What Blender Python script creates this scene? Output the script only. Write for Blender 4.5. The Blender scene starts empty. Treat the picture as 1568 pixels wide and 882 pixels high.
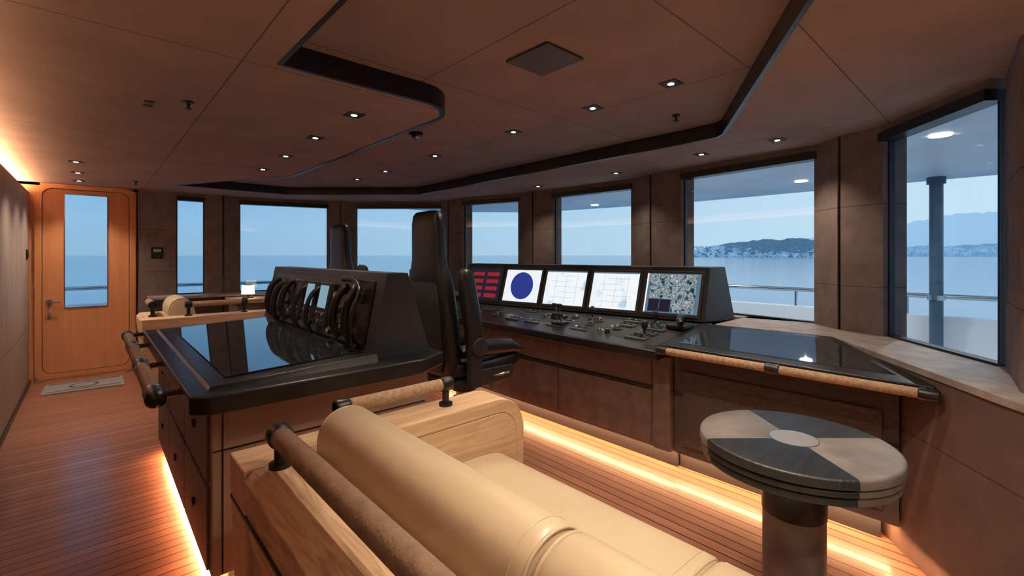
import bpy, bmesh, math, random
from mathutils import Vector, Matrix, Euler, noise
random.seed(4)
S=bpy.context.scene
COL=S.collection
S.view_settings.view_transform='Standard'
# ---------------------------------------------------------------- materials
def nd(nt,t,**k):
    n=nt.nodes.new(t)
    for a,b in k.items(): setattr(n,a,b)
    return n
def mat(name,col,rough=.5,metal=0,col2=None,scale=(1,1,1),nscale=5,detail=5,bump=0,bscale=None,bstretch=None,coat=0,ior=1.5,lo=.35,hi=.65,distort=0,bump2=0,b2scale=8,b2stretch=(1,1,1),haze_glow=None):
    m=bpy.data.materials.new(name); m.use_nodes=True
    nt=m.node_tree; b=nt.nodes['Principled BSDF']
    b.inputs['Base Color'].default_value=(*col,1); b.inputs['Roughness'].default_value=rough
    b.inputs['Metallic'].default_value=metal; b.inputs['IOR'].default_value=ior
    b.inputs['Coat Weight'].default_value=coat; b.inputs['Coat Roughness'].default_value=.08
    if haze_glow: b.inputs['Emission Color'].default_value=(*haze_glow,1); b.inputs['Emission Strength'].default_value=1  # self-emission painted in as airlight haze on distant land
    tc=nd(nt,'ShaderNodeTexCoord')
    if col2 is None: col2=tuple(c*.82 for c in col)
    mp=nd(nt,'ShaderNodeMapping'); mp.inputs['Scale'].default_value=scale
    nt.links.new(tc.outputs['Object'],mp.inputs[0])
    no=nd(nt,'ShaderNodeTexNoise'); no.inputs['Scale'].default_value=nscale; no.inputs['Detail'].default_value=detail
    no.inputs['Distortion'].default_value=distort
    nt.links.new(mp.outputs[0],no.inputs['Vector'])
    cr=nd(nt,'ShaderNodeValToRGB'); cr.color_ramp.elements[0].position=lo; cr.color_ramp.elements[1].position=hi
    cr.color_ramp.elements[0].color=(*col2,1); cr.color_ramp.elements[1].color=(*col,1)
    nt.links.new(no.outputs[0],cr.inputs[0]); nt.links.new(cr.outputs[0],b.inputs['Base Color'])
    last=None
    if bump2:
        m3=nd(nt,'ShaderNodeMapping'); m3.inputs['Scale'].default_value=b2stretch; nt.links.new(tc.outputs['Object'],m3.inputs[0])
        n3=nd(nt,'ShaderNodeTexNoise'); n3.inputs['Scale'].default_value=b2scale; n3.inputs['Detail'].default_value=2; n3.inputs['Distortion'].default_value=.6
        nt.links.new(m3.outputs[0],n3.inputs['Vector'])
        b3=nd(nt,'ShaderNodeBump'); b3.inputs['Strength'].default_value=bump2; b3.inputs['Distance'].default_value=.03
        nt.links.new(n3.outputs[0],b3.inputs['Height']); nt.links.new(b3.outputs[0],b.inputs['Normal']); last=b3
    if bump:
        n2=nd(nt,'ShaderNodeTexNoise'); n2.inputs['Scale'].default_value=bscale or nscale*4; n2.inputs['Detail'].default_value=3
        if bstretch:
            m2=nd(nt,'ShaderNodeMapping'); m2.inputs['Scale'].default_value=bstretch
            nt.links.new(tc.outputs['Object'],m2.inputs[0]); nt.links.new(m2.outputs[0],n2.inputs['Vector'])
        else: nt.links.new(tc.outputs['Object'],n2.inputs['Vector'])
        bp=nd(nt,'ShaderNodeBump'); bp.inputs['Strength'].default_value=bump; bp.inputs['Distance'].default_value=.01
        if last: nt.links.new(last.outputs[0],bp.inputs['Normal'])
        nt.links.new(n2.outputs[0],bp.inputs['Height']); nt.links.new(bp.outputs[0],b.inputs['Normal'])
    return m
def seam_mat(name,col,xs,ys,zs=(),w=.0025,**k):
    """suede panels with thin dark joints at given world x / y / z values"""
    m=mat(name,col,**k); nt=m.node_tree; b=nt.nodes['Principled BSDF']
    src=b.inputs['Base Color'].links[0].from_socket
    tc=nd(nt,'ShaderNodeTexCoord'); sp=nd(nt,'ShaderNodeSeparateXYZ'); nt.links.new(tc.outputs['Object'],sp.inputs[0])
    acc=None
    for ax,vals in ((0,xs),(1,ys),(2,zs)):
        for v in vals:
            c=nd(nt,'ShaderNodeMath',operation='COMPARE'); c.inputs[1].default_value=v; c.inputs[2].default_value=w
            nt.links.new(sp.outputs[ax],c.inputs[0])
            if acc is None: acc=c.outputs[0]
            else:
                mx=nd(nt,'ShaderNodeMath',operation='MAXIMUM'); nt.links.new(acc,mx.inputs[0]); nt.links.new(c.outputs[0],mx.inputs[1]); acc=mx.outputs[0]
    mix=nd(nt,'ShaderNodeMix',data_type='RGBA'); nt.links.new(acc,mix.inputs[0]); nt.links.new(src,mix.inputs[6])
    mix.inputs[7].default_value=(col[0]*.35,col[1]*.35,col[2]*.35,1)
    nt.links.new(mix.outputs[2],b.inputs['Base Color'])
    return m
def plank_mat(name,axis):
    m=bpy.data.materials.new(name); m.use_nodes=True; nt=m.node_tree; b=nt.nodes['Principled BSDF']
    L=nt.links.new
    tc=nd(nt,'ShaderNodeTexCoord'); sp=nd(nt,'ShaderNodeSeparateXYZ'); L(tc.outputs['Object'],sp.inputs[0])
    d=nd(nt,'ShaderNodeMath',operation='DIVIDE'); d.inputs[1].default_value=.068; L(sp.outputs[axis],d.inputs[0])
    fr=nd(nt,'ShaderNodeMath',operation='FRACT'); L(d.outputs[0],fr.inputs[0])
    fl=nd(nt,'ShaderNodeMath',operation='FLOOR'); L(d.outputs[0],fl.inputs[0])
    wn=nd(nt,'ShaderNodeTexWhiteNoise',noise_dimensions='1D'); L(fl.outputs[0],wn.inputs['W'])
    lt=nd(nt,'ShaderNodeMath',operation='LESS_THAN'); lt.inputs[1].default_value=.11; L(fr.outputs[0],lt.inputs[0])
    mp=nd(nt,'ShaderNodeMapping'); mp.inputs['Scale'].default_value=(3,60,1) if axis==1 else (60,3,1); L(tc.outputs['Object'],mp.inputs[0])
    no=nd(nt,'ShaderNodeTexNoise'); no.inputs['Scale'].default_value=1.0; no.inputs['Detail'].default_value=5; L(mp.outputs[0],no.inputs['Vector'])
    ad=nd(nt,'ShaderNodeMath',operation='MULTIPLY_ADD'); ad.inputs[1].default_value=.35; L(wn.outputs['Value'],ad.inputs[0]); 
    sc=nd(nt,'ShaderNodeMath',operation='MULTIPLY'); sc.inputs[1].default_value=.75; L(no.outputs[0],sc.inputs[0]); L(sc.outputs[0],ad.inputs[2])
    cr=nd(nt,'ShaderNodeValToRGB'); cr.color_ramp.elements[0].position=.25; cr.color_ramp.elements[1].position=.85
    cr.color_ramp.elements[0].color=(.21,.08,.05,1); cr.color_ramp.elements[1].color=(.42,.185,.115,1); L(ad.outputs[0],cr.inputs[0])
    mix=nd(nt,'ShaderNodeMix',data_type='RGBA'); L(lt.outputs[0],mix.inputs[0]); L(cr.outputs[0],mix.inputs[6]); mix.inputs[7].default_value=(.015,.01,.008,1)
    L(mix.outputs[2],b.inputs['Base Color']); b.inputs['Roughness'].default_value=.34; b.inputs['Coat Weight'].default_value=.3; b.inputs['Coat Roughness'].default_value=.14
    return m
def emis(name,col,s):
    m=bpy.data.materials.new(name); m.use_nodes=True; nt=m.node_tree; nt.nodes.clear()
    o=nd(nt,'ShaderNodeOutputMaterial'); e=nd(nt,'ShaderNodeEmission'); e.inputs[0].default_value=(*col,1); e.inputs[1].default_value=s
    nt.links.new(e.outputs[0],o.inputs[0]); return m
def emis_noise(name,cols,scale,s,pos):
    m=emis(name,cols[0],s); nt=m.node_tree; e=[n for n in nt.nodes if n.type=='EMISSION'][0]
    tc=nd(nt,'ShaderNodeTexCoord'); no=nd(nt,'ShaderNodeTexNoise')
    no.inputs['Scale'].default_value=scale; no.inputs['Detail'].default_value=4; nt.links.new(tc.outputs['Object'],no.inputs['Vector'])
    cr=nd(nt,'ShaderNodeValToRGB'); E=cr.color_ramp.elements; E[0].position=pos[0]; E[0].color=(*cols[0],1); E[1].position=pos[-1]; E[1].color=(*cols[-1],1)
    for c,p in list(zip(cols,pos))[1:-1]:
        x=E.new(p); x.color=(*c,1)
    nt.links.new(no.outputs[0],cr.inputs[0]); nt.links.new(cr.outputs[0],e.inputs[0]); return m

m_ceil=seam_mat('suede_ceiling',(.385,.272,.235),(.455,3.4),(2.13,4.0,5.6,.5),w=.003,rough=.9,nscale=3,col2=(.325,.228,.196),bump=.15,bscale=300)
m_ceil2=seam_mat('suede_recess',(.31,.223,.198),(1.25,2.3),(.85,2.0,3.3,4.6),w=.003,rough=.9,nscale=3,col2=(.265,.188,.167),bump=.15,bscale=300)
m_wall=seam_mat('suede_wall',(.21,.16,.142),(),(),(1.2,1.72),rough=.9,nscale=8,col2=(.155,.118,.104),bump=.2,bscale=200)
m_base=mat('suede_console',(.20,.148,.126),rough=.85,nscale=12,col2=(.15,.112,.096),bump=.2,bscale=250)
m_weave=mat('woven_leather',(.115,.085,.072),rough=.7,nscale=160,col2=(.07,.052,.045),bump=.6,bscale=220)
m_veneer=seam_mat('wall_veneer',(.38,.285,.23),(),(.6,1.7,2.8,3.9,5.0,6.1),(.62,),w=.004,rough=.6,scale=(1,1,.12),nscale=14,col2=(.28,.21,.165))
m_door=mat('door_wood',(.64,.27,.12),rough=.35,scale=(8,8,.5),nscale=2,col2=(.56,.23,.10),coat=.3)
m_ash=mat('ash_wood',(.72,.50,.31),rough=.45,scale=(1.2,14,14),nscale=2.2,col2=(.58,.385,.225),lo=.4,hi=.6,distort=1.2)
m_ashY=mat('ash_wood_long',(.70,.49,.30),rough=.45,scale=(14,1.2,6),nscale=2.2,col2=(.44,.285,.16),lo=.4,hi=.6,distort=2.2)
m_leather=mat('cream_leather',(.57,.46,.305),rough=.38,nscale=3,col2=(.53,.425,.28),bump=.05,bscale=260,bump2=.12,b2scale=6,b2stretch=(1,1.6,1))
m_tan=mat('tan_panel',(.43,.31,.24),rough=.6,nscale=4,col2=(.385,.275,.21))
m_wrap=mat('leather_wrap_dark',(.27,.175,.115),rough=.6,nscale=30,col2=(.20,.128,.082),bump=.25,bscale=110)
m_wrap2=mat('leather_wrap_tan',(.46,.30,.18),rough=.6,nscale=60,col2=(.30,.19,.11),bump=.4,bscale=130)
m_black=mat('black_satin',(.010,.011,.013),rough=.35)
m_blackm=mat('black_matte',(.018,.020,.023),rough=.6,nscale=30)
m_slate=mat('slate_panel',(.032,.041,.050),rough=.5,nscale=3)
m_bleather=mat('black_leather',(.012,.0135,.016),rough=.36,bump=.15,bscale=150)
m_gloss=mat('glass_black',(.018,.024,.03),rough=.03,ior=2.9)
m_steel=mat('stainless',(.6,.62,.64),rough=.22,metal=1)
m_white=mat('white_paint',(.88,.91,.94),rough=.35,nscale=1,col2=(.85,.88,.92))
m_roof=mat('overhang_paint',(.78,.83,.88),rough=.4,nscale=1)
m_stone=mat('sill_stone',(.36,.305,.275),rough=.5,nscale=9,col2=(.23,.195,.175),detail=9)
m_tstone=mat('table_stone',(.185,.16,.15),rough=.45,nscale=7,col2=(.095,.083,.078),detail=9)
m_bwood=mat('black_ash',(.012,.016,.022),rough=.42,scale=(2,20,1),nscale=3,col2=(.006,.008,.011),bump=.3,bscale=1,bstretch=(6,80,6))
m_mat=mat('doormat',(.34,.32,.31),rough=.95,nscale=200,col2=(.24,.225,.22),bump=.5,bscale=300)
m_fl1=plank_mat('teak_athwart',1)
m_fl2=plank_mat('teak_long',0)
m_lamp=emis('lamp_glow',(1,.88,.70),7)
m_warm=emis('strip_glow',(1,.58,.28),2.4)
m_scrw=emis_noise('chart_screen',[(.50,.66,.80),(.88,.93,.97)],7,1.0,[.34,.44])
m_scrw2=emis('plot_screen',(.86,.90,.95),1.0)
m_scrd=emis('dark_screen',(.02,.015,.03),1)
m_red=emis('red_readout',(.42,.03,.04),.7)
m_blue=emis('radar_disc',(.03,.045,.25),1)
m_cctv=emis_noise('camera_feed',[(.01,.02,.04),(.06,.14,.18),(.42,.50,.55),(.16,.13,.12),(.55,.62,.66)],30,.9,[.3,.42,.5,.58,.7])
m_grn=emis('green_led',(.05,.7,.2),1)
m_line=emis('chart_lines',(.14,.22,.30),.8)

m_glass=bpy.data.materials.new('window_glass'); m_glass.use_nodes=True
nt=m_glass.node_tree; nt.nodes.clear(); o=nd(nt,'ShaderNodeOutputMaterial'); tr=nd(nt,'ShaderNodeBsdfTransparent'); tr.inputs[0].default_value=(.93,.97,.99,1)
gl=nd(nt,'ShaderNodeBsdfGlossy'); gl.inputs['Roughness'].default_value=.02; ms=nd(nt,'ShaderNodeMixShader'); ms.inputs[0].default_value=.03
nt.links.new(tr.outputs[0],ms.inputs[1]); nt.links.new(gl.outputs[0],ms.inputs[2]); nt.links.new(ms.outputs[0],o.inputs[0])

# ---------------------------------------------------------------- mesh helpers
def empty(name,loc=(0,0,0),rot=0):
    e=bpy.data.objects.new(name,None); e.empty_display_size=.1; e.location=loc; e.rotation_euler=(0,0,rot); COL.objects.link(e); return e
def fin(name,bm,m,parent=None,smooth=False,bevel=0,seg=3):
    if bevel>0:
        bmesh.ops.bevel(bm,geom=list(bm.edges),offset=bevel,segments=seg,profile=.5,affect='EDGES',clamp_overlap=True)
    bmesh.ops.recalc_face_normals(bm,faces=bm.faces)
    me=bpy.data.meshes.new(name); bm.to_mesh(me); bm.free()
    ob=bpy.data.objects.new(name,me); COL.objects.link(ob)
    for x in (m if isinstance(m,(list,tuple)) else [m]): me.materials.append(x)
    if smooth:
        for p in me.polygons: p.use_smooth=True
        try: me.set_sharp_from_angle(angle=math.radians(50))
        except Exception: pass
        if bevel>0:
            wn=ob.modifiers.new('wn','WEIGHTED_NORMAL'); wn.keep_sharp=True
    if parent: ob.parent=parent
    return ob
def hexa(name,c,m,parent=None,bevel=0,seg=3,smooth=None):
    bm=bmesh.new(); v=[bm.verts.new(p) for p in c]
    for f in ((0,1,2,3),(4,5,6,7),(0,1,5,4),(1,2,6,5),(2,3,7,6),(3,0,4,7)): bm.faces.new([v[i] for i in f])
    return fin(name,bm,m,parent,bevel>0 if smooth is None else smooth,bevel,seg)
def box(name,lo,hi,m,parent=None,bevel=0,seg=3,M=None):
    x0,y0,z0=lo;x1,y1,z1=hi
    c=[(x0,y0,z0),(x1,y0,z0),(x1,y1,z0),(x0,y1,z0),(x0,y0,z1),(x1,y0,z1),(x1,y1,z1),(x0,y1,z1)]
    if M is not None: c=[M@Vector(p) for p in c]
    return hexa(name,c,m,parent,bevel,seg)
def prism(name,pts,z0,z1,m,parent=None,bevel=0,seg=2,smooth=False):
    n=len(pts); g=lambda z,i: z[i] if isinstance(z,(list,tuple)) else z
    bm=bmesh.new(); a=[bm.verts.new((p[0],p[1],g(z0,i))) for i,p in enumerate(pts)]; b=[bm.verts.new((p[0],p[1],g(z1,i))) for i,p in enumerate(pts)]
    bm.faces.new(a); bm.faces.new(b)
    for i in range(n): bm.faces.new((a[i],a[(i+1)%n],b[(i+1)%n],b[i]))
    return fin(name,bm,m,parent,smooth or bevel>0,bevel,seg)
def exty(name,xz,y0,y1,m,parent=None,bevel=0,seg=3,smooth=False):
    n=len(xz); bm=bmesh.new(); a=[bm.verts.new((p[0],y0,p[1])) for p in xz]; b=[bm.verts.new((p[0],y1,p[1])) for p in xz]
    bm.faces.new(a); bm.faces.new(b)
    for i in range(n): bm.faces.new((a[i],a[(i+1)%n],b[(i+1)%n],b[i]))
    return fin(name,bm,m,parent,smooth or bevel>0,bevel,seg)
def loft(name,rings,m,parent=None,closed=True):
    bm=bmesh.new(); R=[[bm.verts.new(p) for p in r] for r in rings]; n=len(R[0])
    for a,b in zip(R,R[1:]):
        for i in range(n): bm.faces.new((a[i],a[(i+1)%n],b[(i+1)%n],b[i]))
    bm.faces.new(R[0]); bm.faces.new(R[-1])
    return fin(name,bm,m,parent,True)
def rrect(w,t,k=5,n=28):
    out=[]
    for i in range(n):
        a=2*math.pi*i/n; c,s=math.cos(a),math.sin(a); e=2/k
        out.append((math.copysign(abs(c)**e,c)*t/2,math.copysign(abs(s)**e,s)*w/2))
    return out
def cyl(name,p0,p1,r,m,parent=None,r2=None,n=24,bev=0):
    p0=Vector(p0);p1=Vector(p1); d=p1-p0; bm=bmesh.new()
    bmesh.ops.create_cone(bm,cap_ends=True,segments=n,radius1=r,radius2=r if r2 is None else r2,depth=d.length)
    q=d.to_track_quat('Z','Y'); bmesh.ops.transform(bm,matrix=Matrix.Translation((p0+p1)/2)@q.to_matrix().to_4x4(),verts=bm.verts)
    if bev:
        es=[e for e in bm.edges if len(e.link_faces)==2 and any(len(f.verts)>4 for f in e.link_faces)]
        bmesh.ops.bevel(bm,geom=es,offset=bev,segments=3,profile=.5,affect='EDGES')
    return fin(name,bm,m,parent,True)
def tube(name,pts,r,m,parent=None,cyclic=False,res=6,bez=False):
    cu=bpy.data.curves.new(name,'CURVE'); cu.dimensions='3D'; cu.bevel_depth=r; cu.bevel_resolution=res; cu.use_fill_caps=True
    sp=cu.splines.new('NURBS' if bez else 'POLY'); sp.points.add(len(pts)-1)
    for i,p in enumerate(pts): sp.points[i].co=(*p,1)
    sp.use_cyclic_u=cyclic
    if bez: sp.order_u=3; sp.use_endpoint_u=True; sp.resolution_u=8
    t=bpy.data.objects.new('tmp',cu); COL.objects.link(t); dg=bpy.context.evaluated_depsgraph_get()
    me=bpy.data.meshes.new_from_object(t.evaluated_get(dg)); bpy.data.objects.remove(t)
    ob=bpy.data.objects.new(name,me); COL.objects.link(ob); me.materials.clear(); me.materials.append(m)
    for p in me.polygons: p.use_smooth=True
    if parent: ob.parent=parent
    return ob
def sphere(name,c,r,m,parent=None,s=(1,1,1)):
    bm=bmesh.new(); bmesh.ops.create_uvsphere(bm,u_segments=24,v_segments=14,radius=r)
    bmesh.ops.transform(bm,matrix=Matrix.Translation(c)@Matrix.Diagonal((*s,1)),verts=bm.verts)
    return fin(name,bm,m,parent,True)
TOE=(1,.48,.22)
def area(name,loc,lx,ly,ang,power,col,up=False,parent=None):
    L=bpy.data.lights.new(name,'AREA'); L.shape='RECTANGLE'; L.size=lx; L.size_y=ly; L.energy=power; L.color=col
    o=bpy.data.objects.new(name,L); o.location=loc; o.rotation_euler=(math.pi if up else 0,0,ang); COL.objects.link(o)
    if parent: o.parent=parent
    return o

CZ=2.20; RZ=2.295; SILL=.90; HEAD=2.12
# ---------------------------------------------------------------- windows / front wall in plan
W=[((3.02,.03),(3.63,.51)),((3.93,.95),(4.07,2.06)),((4.25,2.71),(4.2,3.79)),((4.15,4.36),(3.89,5.22)),((3.91,5.80),(2.94,6.69)),((2.6,6.92),(1.5,7.2)),((1.095,7.22),(.795,7.22))]
C0=Vector((1.2,3.2))
def nrm(a,b):
    d=Vector((b[0]-a[0],b[1]-a[1])).normalized(); n=Vector((d.y,-d.x))
    mid=Vector(((a[0]+b[0])/2,(a[1]+b[1])/2))
    if (mid-C0).dot(n)<0: n=-n
    return n   # outward
def seg(name,a,b,z0,z1,tin,tout,m,parent=None,bevel=0):
    n=nrm(a,b); a=Vector(a);b=Vector(b)
    return prism(name,[a-n*tin,b-n*tin,b+n*tout,a+n*tout],z0,z1,m,parent,bevel)
wf=empty('wall_front')
for i,(a,b) in enumerate(W):
    w=empty('window_%d'%(i+1))
    seg('pane',a,b,SILL,HEAD,.002,.006,m_glass,w)
    seg('frame_top',a,b,HEAD-.02,HEAD+.035,.07,.03,m_black,w)
    seg('frame_bottom',a,b,SILL-.01,SILL+.012,.02,.03,m_black,w)
    for k,(p,q) in enumerate(((a,b),(b,a))):
        p=Vector(p);q=Vector(q);d=(q-p).normalized()*.012
        seg('frame_side_%d'%k,p,p+d,SILL,HEAD,.01,.02,m_black,w)
    seg('parapet_%d'%i,a,b,0,SILL-.01,.02,.12,m_wall,wf)
    seg('header_%d'%i,a,b,HEAD+.03,CZ+.02,.05,.12,m_wall,wf)
pil=[(W[i][1],W[i+1][0]) for i in range(len(W)-1)]
for i,(a,b) in enumerate(pil):
    a=Vector(a);b=Vector(b);n=nrm(a,b);mid=(a+b)/2
    inn=mid-n*.10; d=(b-a).normalized()
    prism('pillar_%da'%i,[a-n*.05,inn-d*.012,inn-d*.012+n*.15,a+n*.12],0,CZ+.02,m_wall,wf)
    prism('pillar_%db'%i,[inn+d*.012,b-n*.05,b+n*.12,inn+d*.012+n*.15],0,CZ+.02,m_wall,wf)
    prism('pillar_gap_%d'%i,[inn-d*.013+n*.012,inn+d*.013+n*.012,inn+d*.013+n*.1,inn-d*.013+n*.1],0,CZ+.01,m_black,wf)
prism('pillar_end',[(2.50,-.02),(3.0,.02),(2.75,-.3),(2.2,-.35)],0,CZ+.02,m_wall,wf)
ws=empty('wall_starboard')
prism('panel',[(2.3,-.3),(2.75,-.25),(1.6,-1.1),(1.5,-.95)],0,CZ+.02,m_wall,ws)
prism('panel_end',[(1.65,-.95),(1.65,-1.1),(-.65,-1.1),(-.65,-.95)],0,CZ+.02,m_veneer,ws)
m_lower=seam_mat('wall_lower_panel',(.115,.072,.056),(),(),(.58,),w=.003,rough=.75,nscale=10,col2=(.09,.056,.044))
prism('wall_sill_panel',[(3.36,.76),(2.38,.022),(1.9,-.34),(2.3,-.6),(3.05,0),(3.66,.5)],0,.87,m_lower,ws)
prism('stone_starboard',[(3.36,.755),(2.37,.03),(1.9,-.34),(2.3,-.6),(3.05,.0),(3.62,.50),(3.94,.95),(3.97,1.46),(3.32,1.46)],.872,.9,m_stone,wf)
prism('stone_forward',[(3.85,1.5),(3.94,.95),(4.07,2.06),(4.25,2.7),(4.2,3.8),(4.14,4.36),(3.89,5.22),(3.9,5.8),(3.45,5.5),(3.6,4.2),(3.72,2.6)],.872,.9,m_stone,wf)
prism('stone_port',[(3.9,5.8),(2.94,6.69),(2.6,6.92),(1.5,7.2),(.5,7.2),(.5,6.85),(1.45,6.8),(2.5,6.4),(3.45,5.5)],.872,.9,m_stone,wf)
# port wall with door
wp=empty('wall_port')
PY=7.2
box('panel_door_side',(.40,PY,0),(.795,PY+.12,CZ+.02),m_wall,wp)
box('panel_above_door',(-.62,PY,2.17),(.42,PY+.12,CZ+.02),m_veneer,wp)
box('panel_door_corner',(-.62,PY,0),(-.42,PY+.12,CZ+.02),m_door,wp)
box('panel_under_window',(.79,PY-.02,0),(1.1,PY+.12,.87),m_wall,wp)
wa=empty('wall_aft')
box('panel',(-.60,-1.1,0),(-.5,PY,2.08),m_veneer,wa)
box('upper',(-.66,-1.1,2.0),(-.62,PY+.12,CZ+.1),m_tan,wa)
box('cove_lens',(-.62,-1.0,2.085),(-.615,PY-.01,2.15),m_warm,wa)
box('baseboard_aft',(-.5,-1,0),(-.488,PY,.05),m_black,wa)
# ---------------------------------------------------------------- floor
room=[(-.62,-1.1),(1.7,-1.1),(3.1,0),(3.75,.5),(4.1,.95),(4.25,2.06),(4.4,2.7),(4.35,3.8),(4.3,4.36),(4.05,5.3),(4.0,5.9),(3.05,6.8),(2.6,7.05),(1.5,7.32),(-.62,7.32)]
fl=empty('floor')
prism('deck_aisle',[(-.62,-1.1),(.75,-1.1),(.75,7.32),(-.62,7.32)],-.05,0,m_fl1,fl)
prism('deck_forward',[(.75,-1.1)]+room[1:14]+[(.75,7.32)],-.05,0,m_fl2,fl)
# ---------------------------------------------------------------- ceiling
def arc(cx,cy,r,a0,a1,n=10):
    return [(cx+r*math.cos(math.radians(a0+(a1-a0)*i/n)),cy+r*math.sin(math.radians(a0+(a1-a0)*i/n))) for i in range(n+1)]
hole=[(.58,-.23),(.58,2.07)]+arc(1.27,2.30,.23,-90,0)+[(1.5,4.9),(.71,6.41),(1.9,6.45),(3.17,5.29),(3.12,1.35)]+[(3.06,1.28)]
def slab(name,outer,holes,z0,z1,m,parent=None):
    cu=bpy.data.curves.new(name,'CURVE'); cu.dimensions='2D'; cu.fill_mode='BOTH'; cu.extrude=(z1-z0)/2
    for pts in [outer]+holes:
        sp=cu.splines.new('POLY'); sp.points.add(len(pts)-1); sp.use_cyclic_u=True
        for i,p in enumerate(pts): sp.points[i].co=(p[0],p[1],0,1)
    t=bpy.data.objects.new('tmp',cu); COL.objects.link(t); dg=bpy.context.evaluated_depsgraph_get()
    me=bpy.data.meshes.new_from_object(t.evaluated_get(dg)); bpy.data.objects.remove(t)
    me.transform(Matrix.Translation((0,0,(z0+z1)/2)))
    ob=bpy.data.objects.new(name,me); COL.objects.link(ob); me.materials.clear(); me.materials.append(m)
    if parent: ob.parent=parent
    return ob
ce=empty('ceiling')
slab('soffit',room,[hole],CZ,CZ+.015,m_ceil,ce)
slab('recess',[(.4,-.5),(3.4,-.5),(3.4,6.7),(.4,6.7)],[],RZ,RZ+.02,m_ceil2,ce)
bm=bmesh.new(); n=len(hole); lo=[bm.verts.new((p[0],p[1],CZ-.004)) for p in hole]; hi_=[bm.verts.new((p[0],p[1],RZ)) for p in hole]
for i in range(n): bm.faces.new((lo[i],lo[(i+1)%n],hi_[(i+1)%n],hi_[i]))
rv=fin('reveal',bm,m_black,ce); sm=rv.modifiers.new('s','SOLIDIFY'); sm.thickness=.026; sm.offset=0
box('speaker_panel',(1.40,1.31,RZ-.012),(1.64,1.57,RZ),mat('speaker_grille',(.085,.07,.074),rough=.6),ce,.003)
# downlights
dl=empty('recessed_downlights')
WH=(1,.81,.62)
def down(x,y,z,power=0,size=.028,ang=110,col=WH):
    box('bezel',(x-size*1.7,y-size*1.7,z-.004),(x+size*1.7,y+size*1.7,z+.001),m_blackm,dl,.001)
    cyl('lens',(x,y,z-.006),(x,y,z-.003),size*.6,m_lamp,dl)
    if power:
        L=bpy.data.lights.new('beam','SPOT'); L.energy=power*1.3; L.color=col; L.spot_size=math.radians(ang); L.spot_blend=.8; L.shadow_soft_size=.02
        o=bpy.data.objects.new('beam',L); o.location=(x,y,z-.02); COL.objects.link(o); o.parent=dl
for x,y,p in ((1.10,2.53,24),(1.12,3.2,15),(1.15,3.95,15),(1.17,4.7,15)): down(x,y,CZ,p)
for x,y,p in ((2.22,1.2,24),(2.24,1.72,24),(2.25,2.44,24),(2.27,3.5,20),(2.3,4.5,15),(2.3,5.2,15)): down(x,y,RZ,p)
for x,y,p in ((-.1,5.4,35),(-.1,6.1,30),(-.1,6.75,35),(-.1,-.6,25),(.3,-.45,22),(1.0,-.6,45),(1.9,-.35,10)): down(x,y,CZ,p)  # those at negative y are out of view, added to light sofa and ceiling
for x,y,p in ((1.1,.35,50),(1.40,.75,62)): down(x,y,RZ,p)  # unseen pair above the frame, added to brighten the sofa
for x,y,p in ((3.5,1.1,25),(3.55,1.66,15),(3.75,2.6,12),(3.8,3.7,12)): down(x,y,CZ,p)
for x,y,z in ((.57-.2,2.9,CZ),(2.75,1.45,RZ),(.35,6.4,CZ)):
    cyl('sprinkler_rose',(x,y,z-.008),(x,y,z),.025,m_black,ce); cyl('sprinkler_stem',(x,y,z-.035),(x,y,z-.008),.008,m_black,ce); cyl('sprinkler_deflector',(x,y,z-.04),(x,y,z-.036),.018,m_black,ce)
for y in (3.02,3.1): box('sensor_plate',(.20,y,CZ-.004),(.24,y+.04,CZ),m_black,ce)
dc=empty('dome_camera'); cyl('collar',(1.75,2.95,RZ-.02),(1.75,2.95,RZ-.001),.05,m_black,dc); sphere('dome',(1.75,2.95,RZ-.022),.036,m_gloss,dc)
area('cove_light_strip',(-.58,3.1,2.09),.03,8.2,0,90,(1,.57,.32),up=True)

# ---------------------------------------------------------------- door
d=empty('door_1')
DX0,DX1=-.41,.34
def rr(x0,x1,z0,z1,r,n=6):
    pts=[]
    for cx,cz,a in ((x1-r,z1-r,0),(x0+r,z1-r,90),(x0+r,z0+r,180),(x1-r,z0+r,270)):
        for i in range(n+1):
            t=math.radians(a+90*i/n); pts.append((cx+r*math.cos(t),cz+r*math.sin(t)))
    return pts
def slabxz(name,outer,holes,y0,y1,m,parent):
    ob=slab(name,outer,holes,0,y1-y0,m,parent)
    ob.data.transform(Matrix(((1,0,0,0),(0,0,-1,y1),(0,1,0,0),(0,0,0,1)))); return ob
slabxz('leaf',rr(DX0,DX1,.08,2.15,.09),[rr(-.225,.135,.81,2.09,.006)],PY+.0,PY+.045,m_door,d)
slabxz('frame',rr(DX0-.05,DX1+.05,.0,2.195,.12),[rr(DX0+.005,DX1-.005,.085,2.145,.088)],PY-.03,PY+.02,m_door,d)
slabxz('gasket',rr(DX0+.002,DX1-.002,.082,2.148,.09),[rr(DX0+.010,DX1-.010,.090,2.140,.085)],PY-.004,PY-.001,m_black,d)
slabxz('glazing_bead',rr(-.232,.142,.803,2.097,.01),[rr(-.222,.132,.813,2.087,.006)],PY-.008,PY+.002,m_steel,d)
slabxz('pane',rr(-.225,.135,.81,2.09,.006),[],PY+.02,PY+.026,m_glass,d)
cyl('handle_rose',(-.345,PY-.012,.88),(-.345,PY+.0,.88),.03,m_steel,d); tube('handle_lever',[(-.345,PY-.012,.88),(-.345,PY-.055,.88),(-.25,PY-.055,.88)],.009,m_steel,d)
box('lock_plate',(-.36,PY-.008,.70),(-.33,PY,.76),m_steel,d)
box('door_frame_side',(DX1+.03,PY,0),(.41,PY+.12,2.2),m_door,d)
box('sill_plate',(DX0-.05,PY-.03,0),(DX1+.05,PY+.1,.05),m_steel,d,.005)
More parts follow.
